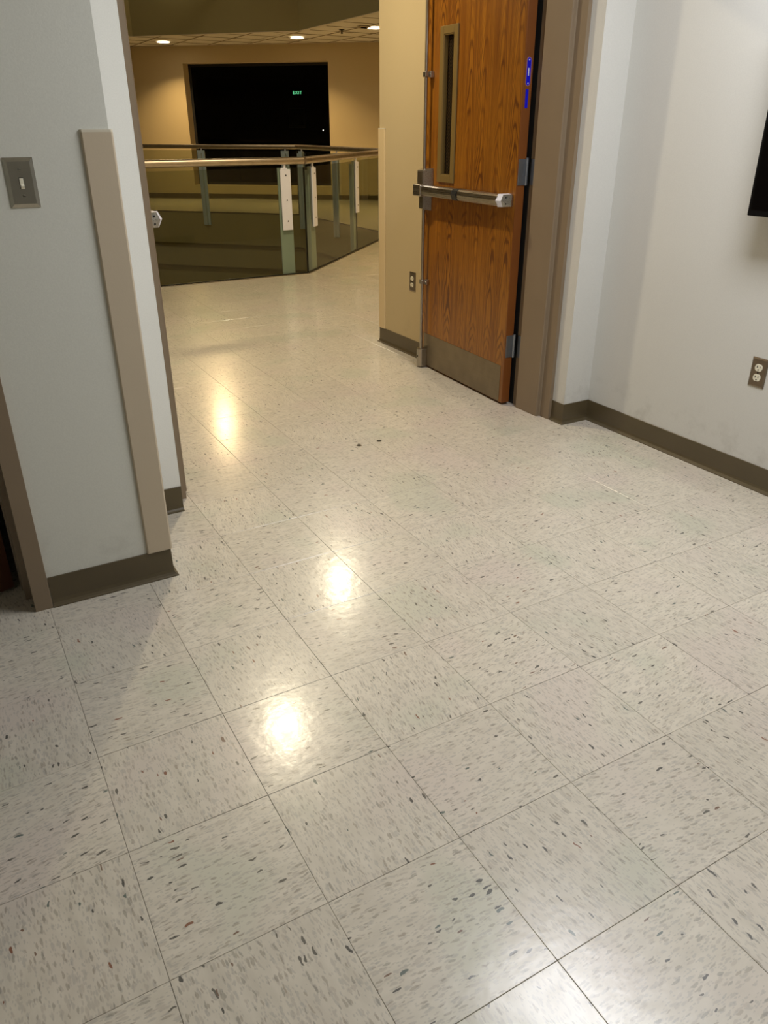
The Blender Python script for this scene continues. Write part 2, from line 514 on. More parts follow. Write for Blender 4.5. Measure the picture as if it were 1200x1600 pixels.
for i in range(-17, 35):
    for j in range(-14, 69):
        x, y = (i + 0.5) * TILE, (j + 0.5) * TILE
        if beyond_far(x, y - 0.2) : continue
        if y < 1.5 and (x > 2.03 + TILE / 2 or x < -2.4): continue
        inside_hole = all(((NEAR[(k + 1) % 8][0] - NEAR[k][0]) * (yy - NEAR[k][1]) - (NEAR[(k + 1) % 8][1] - NEAR[k][1]) * (xx - NEAR[k][0])) > 0
                          for k in range(8) for xx in (x - TILE / 2, x + TILE / 2) for yy in (y - TILE / 2, y + TILE / 2))
        if inside_hole: continue
        sq = [(x - TILE / 2, y - TILE / 2), (x + TILE / 2, y - TILE / 2), (x + TILE / 2, y + TILE / 2), (x - TILE / 2, y + TILE / 2)]
        pcs = minus(sq, NEAR)
        whole = abs(sum(area(q) for q in pcs) - TILE * TILE) < 1e-4
        pr = [proj(px, py, 0) for px, py in sq]
        vis = all(pr) and any(-60 < q[0] < 1260 and -60 < q[1] < 1660 for q in pr) and not ray_blocked(x, y)
        size = area(pr) if all(pr) else 1e6
        cand.append((size, x, y, whole, vis, pcs))
cand.sort(key=lambda c: -c[0])
count = 0
for size, x, y, whole, vis, pcs in cand:
    if whole and vis and count < 296 and y < 9:
        if first is None:
            first = obj('tile', tile_bm(), M['vinyl'], floor); t = first
        else:
            t = bpy.data.objects.new('tile', first.data); link(t, floor)
        count += 1
        t.location = (x, y, random.uniform(-0.00015, 0.0))
        k = 0.0009
        t.rotation_euler = (random.gauss(0, k * 0.6), random.gauss(0, k * 0.6), random.gauss(0, 0.0006))
    elif whole:
        tb = tile_bm(); merge(rest, tb, T(x, y, 0))
    else:
        for pc in pcs:
            cxm = sum(p[0] for p in pc) / len(pc); cym = sum(p[1] for p in pc) / len(pc)
            pc2 = [(cxm + (p[0] - cxm) * 0.998, cym + (p[1] - cym) * 0.998) for p in pc]
            prism(pc2, -0.0032, 0.0, rest)
tag(obj('tile', rest, M['vinyl'], floor), kind='stuff')

# slab edge, seen through the glass: bands stepping back towards the storey below
def ring(off, z0, z1, w=0.1):
    # inside face lies 'off' outside the opening
    return sweep(NEAR, [(-off, z0), (-off, z1), (-off - w, z1), (-off - w, z0)], closed=True)
tag(obj('trim_1', ring(-0.004, -0.52, -0.006, 0.02), M['fascia']), kind='structure')
lowm = M['fascia']
tag(obj('wall_atrium_upper_band', ring(0.07, -0.92, -0.505, 0.1), lowm), kind='structure')
tag(obj('wall_atrium_lower', ring(0.16, -3.6, -0.90, 0.1), lowm), kind='structure')
tag(obj('floor_lower', box(-5, 7, 4, 16, -3.8, -3.6), M['vinyl']), kind='structure')
tag(obj('trim_2', sweep(NEAR, [(-0.03, 0.0002), (-0.03, 0.006), (0.0, 0.006), (0.0, 0.0002)], closed=True), M['steel']), kind='structure')

# ------------------------------------------------------------------ room shell
H = 2.9
wl = bmesh.new()
prism([(-0.60, 1.04), (-0.223, 1.04), (-0.223, 1.499), (-0.36, 1.499), (-0.36, 1.24), (-0.60, 1.24)], 0, H, wl)
tag(obj('wall_left', wl, M['grey']), kind='structure')
tag(obj('wall_left_return', prism([(-0.36, 1.50), (-0.051, 1.50), (-0.051, 1.70), (-0.36, 1.70)], 0, H), M['bright']), kind='structure')
w2 = box(-2.3, -1.60, 1.04, 1.24, 0, H); box(-1.60, -0.60, 1.04, 1.24, 2.14, H, w2); box(-2.45, -2.25, -4.0, 1.04, 0, H, w2)
tag(obj('wall_left_near', w2, M['grey']), kind='structure')
tag(obj('wall_back', box(-2.45, 2.3, -4.2, -4.0, 0, H), M['white']), kind='structure')
wr = prism([(2.03, -4.0), (2.30, -4.0), (2.30, 1.75), (1.87, 1.75), (1.87, 1.51), (2.03, 1.51)], 0, H)
tag(obj('wall_right', wr, M['white']), kind='structure')
tag(obj('wall_front', box(-0.04, 1.87, 1.51, 1.88, 2.16, H), M['white']), kind='structure')
tag(obj('wall_corridor_right', prism([(1.87, 1.751), (2.30, 1.751), (2.30, 3.41), (1.90, 3.41), (1.90, 1.95), (1.87, 1.95)], 0, H), M['beige']), kind='structure')
tag(obj('wall_corridor_left', prism([(-0.051, 1.701), (-0.051, 1.95), (-0.12, 1.95), (-0.12, 3.41), (-0.36, 3.41), (-0.36, 1.701)], 0, H), M['beige']), kind='structure')
# corridor beyond, mostly out of sight
tag(obj('wall_corridor_near_right', box(2.30, 10.5, 3.21, 3.41, 0, 4.2), M['beige']), kind='structure')
tag(obj('wall_corridor_near_left', box(-5.0, -0.36, 3.21, 3.41, 0, 4.2), M['beige']), kind='structure')
tag(obj('wall_corridor_east', box(10.3, 10.5, 3.41, 14, 0, 4.2), M['beige']), kind='structure')
tag(obj('wall_corridor_west', box(-5.2, -5.0, 3.21, 21, 0, 4.2), M['beige']), kind='structure')
tag(obj('ceiling', box(-2.4, 2.25, -4.1, 1.95, RZC, RZC + 0.1), M['ceil']), kind='structure')
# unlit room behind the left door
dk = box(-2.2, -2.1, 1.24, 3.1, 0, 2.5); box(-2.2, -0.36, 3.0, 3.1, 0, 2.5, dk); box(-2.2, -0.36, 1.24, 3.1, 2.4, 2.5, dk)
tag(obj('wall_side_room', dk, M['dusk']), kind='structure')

# far wall with its big dark window opening (local frame)
fw = bmesh.new()
OX0, OX1, OZ0, OZ1 = 0.985, 3.905, 0.26, 2.452
TH = 0.30
box(-8.0, OX0, 0, TH, 0, 4.2, fw, mat4=FM); box(OX1, 9.0, 0, TH, 0, 4.2, fw, mat4=FM)
box(OX0, OX1, 0, TH, 0, OZ0, fw, mat4=FM); box(OX0, OX1, 0, TH, OZ1, 4.2, fw, mat4=FM)
tag(obj('wall_far', fw, M['beige']), kind='structure')
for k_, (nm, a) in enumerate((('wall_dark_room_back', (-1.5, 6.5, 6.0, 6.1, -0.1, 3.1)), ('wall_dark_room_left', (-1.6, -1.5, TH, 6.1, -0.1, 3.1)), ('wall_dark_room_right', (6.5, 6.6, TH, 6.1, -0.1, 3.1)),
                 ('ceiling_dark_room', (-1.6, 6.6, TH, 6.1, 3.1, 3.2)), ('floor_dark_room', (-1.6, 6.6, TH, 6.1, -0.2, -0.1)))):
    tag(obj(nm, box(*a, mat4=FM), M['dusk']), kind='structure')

win = empty('window_1', (FA.x, FA.y, 0), FANG); tag(win, kind='structure')
wf = bmesh.new()
for a in ((OX0, OX0 + 0.05, OZ0, OZ1), (OX1 - 0.05, OX1, OZ0, OZ1)): box(a[0], a[1], TH - 0.05, TH - 0.002, a[2], a[3], wf)
for a in ((OZ0, OZ0 + 0.05), (OZ1 - 0.05, OZ1)): box(OX0 + 0.05, OX1 - 0.05, TH - 0.05, TH - 0.002, a[0], a[1], wf)
obj('window_frame', wf, M['dark'], win)
obj('pane', box(OX0 + 0.05, OX1 - 0.05, TH - 0.03, TH - 0.022, OZ0 + 0.05, OZ1 - 0.05), M['window'], win)

# ------------------------------------------------------------------ corridor ceiling (lay-in tiles round the atrium) and its fascia
cb = bmesh.new()
CR = [(-5.0, 1.96), (10.3, 1.96), (10.3, 21.0), (-5.0, 21.0)]
def keep_near(poly):
    a = (FA.x, FA.y); b = (FB.x, FB.y)
    return clip(poly, a, b, False)
CBIG = [(x + (0.06 if x > 1 else -0.06), y + (0.06 if y > 10 else -0.06)) for x, y in CEIL]
for pc in minus(CR, CBIG):
    pc = keep_near(pc)
    if area(pc) > 1e-4: prism(pc, CZ + 0.03, CZ + 0.08, cb)
ceil2 = tag(obj('ceiling_corridor', cb, M['ceil']), kind='structure')
CT = 0.6096
crest = bmesh.new(); grid = bmesh.new(); nct = 0
for i in range(-9, 18):
    for j in range(3, 35):
        x0, y0 = i * CT, j * CT
        sq = [(x0, y0), (x0 + CT, y0), (x0 + CT, y0 + CT), (x0, y0 + CT)]
        if y0 < 1.96 or x0 > 10: continue
        for pc in minus(sq, CEIL):
            pc = keep_near(pc)
            if area(pc) < 0.004: continue
            cx_ = sum(p[0] for p in pc) / len(pc); cy_ = sum(p[1] for p in pc) / len(pc)
            ins = [(cx_ + (p[0] - cx_) * 0.955, cy_ + (p[1] - cy_) * 0.955) for p in pc]
            pr = proj(cx_, cy_, CZ)
            if pr and 180 < pr[0] < 620 and -10 < pr[1] < 100 and area(pc) > 0.03 and nct < 120 and not (pr[0] > 600):
                tb = prism([(p[0] - cx_, p[1] - cy_) for p in ins], 0.0, 0.02)
                t = obj('ceiling_tile', tb, M['acoustic'], ceil2); t.location = (cx_, cy_, CZ + random.uniform(0.001, 0.004)); nct += 1
            else:
                prism(ins, CZ + 0.002, CZ + 0.022, crest)
tag(obj('ceiling_tile', crest, M['acoustic'], ceil2), kind='stuff')
# T-bars of the grid
for i in range(-9, 18):
    for seg in minus([(i * CT - 0.012, 1.96), (i * CT + 0.012, 1.96), (i * CT + 0.012, 21), (i * CT - 0.012, 21)], CEIL):
        seg = keep_near(seg)
        if area(seg) > 1e-4: prism(seg, CZ - 0.003, CZ + 0.001, grid)
for j in range(4, 35):
    for seg in minus([(-5, j * CT - 0.012), (10.3, j * CT - 0.012), (10.3, j * CT + 0.012), (-5, j * CT + 0.012)], CEIL):
        seg = keep_near(seg)
        if area(seg) > 1e-4: prism(seg, CZ - 0.0025, CZ + 0.0015, grid)
obj('ceiling_grid', grid, M['gridbar'], ceil2)
# perimeter angle along the far wall and the trim along the opening's edge
obj('edge_angle', box(-6.0, 8.0, -0.03, -0.001, CZ - 0.012, CZ + 0.0, mat4=FM), M['guard'], ceil2)
tag(obj('wall_atrium_bulkhead', sweep(CEIL, [(-0.0, CZ - 0.01), (-0.0, 4.15), (-0.12, 4.15), (-0.12, CZ - 0.01)], closed=True), M['fascia']), kind='structure')
tag(obj('trim_3', sweep(CEIL, [(0.0, CZ - 0.016), (0.0, CZ - 0.0101), (-0.10, CZ - 0.0101), (-0.10, CZ - 0.016)], closed=True), M['guardtop']), kind='structure')
tag(obj('ceiling_atrium', box(-5.2, 10.5, 3.2, 21.0, 4.15, 4.25), M['olive']), kind='structure')

# ------------------------------------------------------------------ cove base
def cove(path, name, h=0.100):
    pr = [(0.0002, 0.0004), (0.017, 0.0004), (0.016, 0.003), (0.011, 0.006), (0.0065, 0.012), (0.0042, 0.022), (0.0034, h - 0.001), (0.0024, h), (0.0002, h)]
    return tag(obj(name, sweep(path, pr), M['base']), kind='structure')
# travel direction keeps the room on the left
cove([(-0.223, 1.496), (-0.223, 1.04), (-0.598, 1.04)], 'baseboard_left')
cove([(-0.0515, 1.50), (-0.206, 1.50)], 'baseboard_left_return')
cove([(2.03, -3.9), (2.03, 1.51), (1.87, 1.51), (1.87, 1.592)], 'baseboard_right')
cove([(2.3, 3.41), (1.90, 3.41), (1.90, 1.96)][::-1], 'baseboard_corridor_right', 0.1)
bf = [FM @ Vector((8.5, 0, 0)), FM @ Vector((-7.5, 0, 0))]
cove([(bf[1].x, bf[1].y), (bf[0].x, bf[0].y)][::-1], 'baseboard_far')

# ------------------------------------------------------------------ hollow-metal door frames
def frame_mesh(right=True, zt=2.13):
    # jamb section of the right side; the left one is its mirror about x = 0.915
    sec = [(1.895, 1.592), (1.850, 1.592), (1.850, 1.655), (1.8465, 1.659), (1.8315, 1.659), (1.828, 1.663), (1.828, 1.826), (1.8315, 1.830), (1.850, 1.830), (1.850, 1.880), (1.845, 1.965), (1.895, 1.965), (1.895, 1.960), (1.868, 1.955), (1.868, 1.600), (1.895, 1.600)]
    if not right: sec = [(1.83 - x, y) for x, y in sec][::-1]
    return sec
fr = bmesh.new()
secR = [(1.869, 1.592), (1.850, 1.592), (1.850, 1.655), (1.8465, 1.659), (1.8315, 1.659), (1.828, 1.663), (1.828, 1.826), (1.8315, 1.830), (1.851, 1.830), (1.851, 1.878), (1.869, 1.878)]
prism(secR, 0.0, 2.13, fr)
jr = tag(obj('trim_4', fr, M['frame']), kind='structure')
fl_ = prism([(1.838 - x, y) for x, y in secR[1:-1]] + [(-0.0505, 1.878), (-0.0505, 1.592)], 0.0, 2.13)
jl = tag(obj('trim_5', fl_, M['frame']), kind='structure')
hd = box(-0.04, 1.87, 1.592, 1.655, 2.13, 2.158); box(-0.02, 1.85, 1.655, 1.83, 2.11, 2.158, hd); box(-0.04, 1.87, 1.83, 1.878, 2.13, 2.158, hd)
tag(obj('trim_6', hd, M['frame']), kind='structure')
# frame of the side-room door at the far left
f3 = prism([(-0.600, 1.026), (-0.601, 1.20), (-0.672, 1.20), (-0.672, 1.178), (-0.667, 1.178), (-0.667, 1.115), (-0.650, 1.115), (-0.650, 1.026)], 0.0, 2.13, bev=0.0012)
prism([(-1.59, 1.026), (-1.54, 1.026), (-1.54, 1.115), (-1.52, 1.115), (-1.52, 1.178), (-1.59, 1.178)], 0.0, 2.13, f3)
box(-1.59, -0.60, 1.026, 1.19, 2.13, 2.17, f3)
tag(obj('trim_7', f3, M['frame']), kind='structure')

# ------------------------------------------------------------------ corner guards
def guard(name, x, y, sx, sy, label, z0=0.1005, z1=1.322, w=0.072, m=None):
    """L-shaped guard on the outer corner (x, y); walls run away from it along sx (x) and sy (y)"""
    t = 0.0085
    g = empty(name, (x, y, z0)); tag(g, label, 'corner guard')
    # plan: outside of the L sits proud of both wall faces
    ox, oy = -sx * t, -sy * t
    r = 0.004
    P = [(sx * w, 0.0002 * -sy), (sx * w, oy * 0.55), (sx * (w - 0.004), oy), (ox * 0.4, oy), (ox, oy * 0.4), (ox, sy * (w - 0.004)), (ox * 0.55, sy * w), (-sx * 0.0002, sy * w), (-sx * 0.0002, -sy * 0.0002)]
    obj('cover', prism(P, 0.0, z1 - z0 - 0.006), M['guard'] if m is None else m, g)
    cap = [(p[0] * 1.01, p[1] * 1.02) for p in P]
    c = obj('end_cap', prism(cap, z1 - z0 - 0.006, z1 - z0), M['guardtop'], g)
    c['label'] = 'pale end cap'
    return g
guard('corner_guard', -0.223, 1.04, -1, 1, 'tan vinyl corner guard standing upright on the grey wall right of the light switch')
guard('corner_guard', 1.90, 3.41, 1, -1, 'pale yellowish corner guard at the end of the beige wall behind the oak door', m=M['guardy'])

# ------------------------------------------------------------------ door leaves (local frame: hinge line at x=0,y=0; leaf runs to +y; face with the bar at -x side)
LW, LT, LH = 0.885, 0.045, 2.10
def trapezoid_case(z0, z1, y0, y1, d, bm=None, taper=0.012):
    """raised cover with sloping sides standing d off the face (towards -x)"""
    t = bmesh.new()
    a = [t.verts.new((0.0, y, z)) for y, z in ((y0, z0), (y1, z0), (y1, z1), (y0, z1))]
    b = [t.verts.new((-d, y, z)) for y, z in ((y0 + taper, z0 + taper), (y1 - taper, z0 + taper), (y1 - taper, z1 - taper), (y0 + taper, z1 - taper))]
    t.faces.new(a); t.faces.new(b[::-1])
    for i in range(4): t.faces.new((a[i], a[(i + 1) % 4], b[(i + 1) % 4], b[i]))
    bmesh.ops.recalc_face_normals(t, faces=t.faces[:])
    bmesh.ops.bevel(t, geom=t.edges[:], offset=0.002, segments=2, affect='EDGES')
    if bm is None: bm = bmesh.new()
    merge(bm, t)
    return bm

def bar_section(y0, y1, zc, prof, bm=None):
    """extrude an (x, z) section along y"""
    t = bmesh.new()
    A = [t.verts.new((x, y0, zc + z)) for x, z in prof]; B = [t.verts.new((x, y1, zc + z)) for x, z in prof]
    n = len(prof)
    t.faces.new(A); t.faces.new(B[::-1])
    for i in range(n): t.faces.new((A[i], A[(i + 1) % n], B[(i + 1) % n], B[i]))
    if bm is None: bm = bmesh.new()
    merge(bm, t); return bm

def door_leaf(name, loc, rz, mirror):
    """mirror=-1 flips the leaf for the other hand (bar on the +x face)"""
    d = empty(name, loc, rz)
    s = mirror
    S = Matrix.Diagonal((s, 1, 1, 1))
    def put(nm, bm, m, parent=d, smooth=False):
        bmesh.ops.transform(bm, matrix=S, verts=bm.verts[:])
        return obj(nm, bm, m, parent, smooth)
    # solid leaf with the lite cut through
    v0, v1, w0, w1 = 0.600, 0.700, 1.095, 1.745       # opening: y, z
    lf = bmesh.new()
    box(0, LT, 0.005, v0, 0.012, LH, lf); box(0, LT, v1, LW, 0.012, LH, lf)
    box(0, LT, v0, v1, 0.012, w0, lf); box(0, LT, v0, v1, w1, LH, lf)
    bmesh.ops.remove_doubles(lf, verts=lf.verts[:], dist=1e-5)
    put('leaf', lf, M['oak'])
    put('edge_strip', box(0.0, LT, 0.0, 0.0048, 0.012, LH), M['edgewood'])
    gl = put('lite_glass', box(0.018, 0.026, v0 - 0.002, v1 + 0.002, w0 - 0.002, w1 + 0.002), M['wired'])
    lt = bmesh.new()
    b = 0.036
    for (ya, yb, za, zb) in ((v0 - b, v0, w0 - b, w1 + b), (v1, v1 + b, w0 - b, w1 + b), (v0, v1, w0 - b, w0), (v0, v1, w1, w1 + b)):
        box(-0.009, -0.0003, ya, yb, za, zb, lt, bev=0.002)
        box(LT + 0.0003, LT + 0.009, ya, yb, za, zb, lt)
    for (ya, yb, za, zb) in ((v0, v0 + 0.004, w0, w1), (v1 - 0.004, v1, w0, w1), (v0, v1, w0, w0 + 0.004), (v0, v1, w1 - 0.004, w1)):
        box(-0.006, 0.017, ya, yb, za, zb, lt)
    put('lite_frame', lt, M['lite'])
    put('kick_plate', box(-0.0018, -0.0002, 0.028, LW - 0.03, 0.014, 0.207, bev=0.0005), M['kick'])
    # panic device
    zc = 1.012
    bd = put('panic_bar', bar_section(0.060, 0.80, zc, [(-0.012, -0.026), (-0.055, -0.026), (-0.066, -0.018), (-0.070, 0.0), (-0.066, 0.018), (-0.055, 0.026), (-0.012, 0.026)]), M['steel'])
    put('bar_bracket', bar_section(0.13, 0.16, zc, [(-0.0004, -0.02), (-0.014, -0.02), (-0.014, 0.02), (0.0, 0.02)]), M['steel'], bd)
    pad = put('touch_pad', bar_section(0.47, 0.80, zc, [(-0.05, -0.022), (-0.071, -0.0205), (-0.0745, -0.004), (-0.0745, 0.004), (-0.071, 0.0205), (-0.05, 0.022)]), M['steel'], bd)
    bandp = [(-0.01, -0.028), (-0.057, -0.028), (-0.068, -0.020), (-0.0765, 0.0), (-0.068, 0.020), (-0.057, 0.028), (-0.01, 0.028)]
    bb = put('black_band', bar_section(0.425, 0.475, zc, bandp), M['black'], bd); bb['label'] = 'black plastic band'
    # bright sloping end cap at the hinge end
    ec = bmesh.new()
    P0 = [(-0.0003, -0.027), (-0.0003, 0.027), (-0.010, 0.027), (-0.010, -0.027)]
    P1 = [(-0.0003, -0.029), (-0.0003, 0.029), (-0.058, 0.029), (-0.073, 0.0), (-0.058, -0.029)]
    t = bmesh.new()
    A = [t.verts.new((x, 0.062, zc + z)) for x, z in P1]
    Bv = [t.verts.new((x * 0.82, 0.034, zc + z * 0.96)) for x, z in P1]
    Cv = [t.verts.new((x * 0.12 , 0.020, zc + z * 0.90)) for x, z in P1]
    t2 = bmesh.new()
    B2 = [t2.verts.new(v.co) for v in Bv]; C2 = [t2.verts.new(v.co) for v in Cv]
    t2.faces.new(B2); t2.faces.new(C2[::-1])
    for i in range(5): t2.faces.new((B2[i], B2[(i + 1) % 5], C2[(i + 1) % 5], C2[i]))
    bmesh.ops.delete(t, geom=Cv, context='VERTS')
    t.faces.new(A); t.faces.new(Bv[::-1])
    eb = bmesh.new(); merge(eb, t2); put('end_bracket', eb, M['steel'], bd)
    for X, Y in ((A, Bv),):
        for i in range(5): t.faces.new((X[i], X[(i + 1) % 5], Y[(i + 1) % 5], Y[i]))
    merge(ec, t)
    e = put('end_cap', ec, M['plate'], bd); e['label'] = 'bright end cap with two screws'
    sc = bmesh.new()
    for dz in (-0.014, 0.014):
        cyl(0.0035, 0.0035, sc, T(-0.036, 0.0275, zc + dz) @ RZ(1.27) @ RY(PI / 2), seg=10)
    tag(put('cap_screw', sc, M['dark'], bd), kind='stuff')
    # latch-side case: upper and lower tapering covers plus the head
    cs = trapezoid_case(zc + 0.018, zc + 0.112, 0.785, 0.872, 0.060, taper=0.010)
    trapezoid_case(zc - 0.108, zc - 0.018, 0.800, 0.868, 0.050, cs, taper=0.012)
    put('latch_case', cs, M['steel'])
    put('latch_head', box(-0.079, -0.0005, 0.795, 0.880, zc - 0.030, zc + 0.030, bev=0.005), M['steel'])
    put('case_badge', box(-0.0625, -0.0602, 0.803, 0.853, zc + 0.032, zc + 0.098, bev=0.0008), M['kick'])
    # vertical rods, guides, floor bolt
    yr, xr = 0.836, -0.030
    r = cyl(0.0088, 0.80, None, T(xr, yr, 0.51), seg=16); cyl(0.0088, 0.98, r, T(xr, yr, 1.60), seg=14)
    put('vertical_rod', r, M['steelz'], smooth=True)
    for zg in (0.512, 1.575):
        c = box(xr - 0.014, xr + 0.014, yr - 0.019, yr + 0.012, zg - 0.013, zg + 0.013, bev=0.003)
        box(-0.020, -0.0004, yr - 0.032, yr - 0.010, zg - 0.015, zg + 0.015, c, bev=0.002)
        cyl(0.004, 0.003, c, T(-0.0215, yr - 0.024, zg) @ RY(PI / 2), seg=10)
        put('rod_guide', c, M['steelz'])
    bt = bmesh.new()
    prism([(-0.0004, 0.812), (-0.038, 0.812), (-0.050, 0.826), (-0.050, 0.852), (-0.038, 0.870), (-0.0004, 0.870)], 0.008, 0.115, bt, bev=0.003)
    put('floor_bolt', bt, M['steelz'])
    put('bolt_screw', cyl(0.004, 0.003, None, T(-0.0510, 0.839, 0.07) @ RY(PI / 2), seg=10), M['dark'])
    # hinges: leaf plate on the hinge edge, knuckle, frame plate
    for zh in (0.312, 1.136, 1.96):
        hp = put('hinge', box(0.003, 0.041, -0.0030, -0.0003, zh - 0.057, zh + 0.057, bev=0.0006), M['zinc'])
        kn = bmesh.new()
        for q in range(5):
            cyl(0.0068, 0.0226, kn, T(0.0465, -0.007, zh - 0.0456 + q * 0.0228), seg=14)
        cyl(0.0075, 0.004, kn, T(0.0465, -0.007, zh + 0.0595), seg=14)
        put('knuckle', kn, M['zinc'], hp, True)
        sw = bmesh.new()
        for dy, dz in ((0.014, -0.04), (0.030, -0.014), (0.014, 0.014), (0.030, 0.04)):
            cyl(0.0035, 0.001, sw, T(dy, -0.0034, zh + dz) @ RX(PI / 2), seg=10)
        tag(put('hinge_screw', sw, M['zinc'], hp), kind='stuff')
    return d

RXY = (1.785, 1.892)
dR = door_leaf('door_1', (RXY[0], RXY[1], 0.0), -math.radians(3.1), 1)
tag(dR, 'open oak door leaf with steel panic bar and kick plate against the beige wall', 'door', kind='structure')
# fire-rating labels on its hinge edge
lb = bmesh.new()
def capsule(w, h, t, y, zc, xc, bm):
    P = []
    for k in range(9):
        a = PI * k / 8
        P.append((xc + w / 2 * math.cos(a), zc + h / 2 - w / 2 + w / 2 * math.sin(a)))
    for k in range(9):
        a = PI + PI * k / 8
        P.append((xc + w / 2 * math.cos(a), zc - h / 2 + w / 2 + w / 2 * math.sin(a)))
    tb = bmesh.new()
    A = [tb.verts.new((x, y, z)) for x, z in P]; B = [tb.verts.new((x, y - t, z)) for x, z in P]
    tb.faces.new(A); tb.faces.new(B[::-1])
    for i in range(len(P)): tb.faces.new((A[i], A[(i + 1) % len(P)], B[(i + 1) % len(P)], B[i]))
    merge(bm, tb)
capsule(0.026, 0.114, 0.0008, -0.0002, 1.546, 0.022, lb)
rim = obj('label_rim', lb, M['pink'], dR)
l2 = bmesh.new(); capsule(0.021, 0.108, 0.0008, -0.0011, 1.546, 0.022, l2)
fl1 = obj('fire_label', l2, M['blue'], dR); fl1['label'] = 'blue rounded label with a pale slot'
obj('label_slot', box(0.019, 0.024, -0.0024, -0.0019, 1.53, 1.56), M['plate'], fl1)
lc_ = bmesh.new()
for dz in (-0.046, 0.046): cyl(0.003, 0.001, lc_, T(0.022, -0.0023, 1.546 + dz) @ RX(PI / 2), seg=10)
tag(obj('label_rivet', lc_, M['plate'], fl1), kind='stuff')
fl2 = obj('fire_label', box(0.014, 0.029, -0.0012, -0.0002, 1.402, 1.478), M['blue'], dR); fl2['label'] = 'plain blue rectangular label'

dL = door_leaf('door_2', (0.045, 1.892, 0.0), math.radians(-1.5), -1)
tag(dL, 'open door leaf behind the left jamb, only the end of its bar in view', 'door', kind='structure')
# dark strip standing for shade in the gap, and frame leaf of the hinges behind the right leaf
sl = box(1.8518, 1.868, 1.8785, 1.93, 0.0, 2.12)
tag(obj('trim_8', sl, M['shadefill']), kind='structure')
for zh in (0.312, 1.136):
    hb = box(1.8475, 1.8505, 1.834, 1.874, zh - 0.057, zh + 0.057, bev=0.0006)
    hj = obj('hinge_plate', hb, M['zinc'], jr)
    ss = bmesh.new()
    for dz in (-0.04, 0.0, 0.04): cyl(0.0035, 0.001, ss, T(1.8473, 1.850, zh + dz) @ RY(PI / 2), seg=10)
    tag(obj('hinge_screw', ss, M['zinc'], hj), kind='stuff')

# side-room door, ajar, at the far left edge
d3 = empty('door_3', (-0.690, 1.196, 0), math.radians(22)); tag(d3, 'dark wooden door standing ajar at the far left edge', 'door', kind='structure')
obj('leaf', box(-0.045, 0.0, 0.0, 0.84, 0.012, 2.10, bev=0.001), M['darkwood'], d3)
obj('kick_plate', box(-0.0468, -0.0452, 0.02, 0.82, 0.014, 0.22), M['kick'], d3)
obj('hinge', box(-0.040, -0.004, -0.003, -0.0003, 1.08, 1.19), M['zinc'], d3)

# ------------------------------------------------------------------ glass railing
gr = empty('glass_railing', (2.625, 6.20, 0.0))
tag(gr, 'tinted glass railing with metal posts and round handrail around the floor opening', 'railing')
OFF = Vector((2.625, 6.20))
RP = [Vector(p) for p in NEAR[:6]]           # open run of five sides
def loc_(p): return Vector((p[0], p[1])) - OFF
def railpath(d):
    """offset the run by d towards the walkway (outside the hole)"""
    out = []
    for i, p in enumerate(RP):
        if i == 0: n = RP[1] - RP[0]; n = Vector((n.y, -n.x)).normalized(); out.append(p + n * d); continue
        if i == len(RP) - 1: n = RP[-1] - RP[-2]; n = Vector((n.y, -n.x)).normalized(); out.append(p + n * d); continue
        a = (RP[i] - RP[i - 1]).normalized(); b = (RP[i + 1] - RP[i]).normalized()
        na = Vector((a.y, -a.x)); nb = Vector((b.y, -b.x)); m = (na + nb).normalized(); m /= m.dot(na)
        out.append(p + m * d)
    return [q - OFF for q in out]
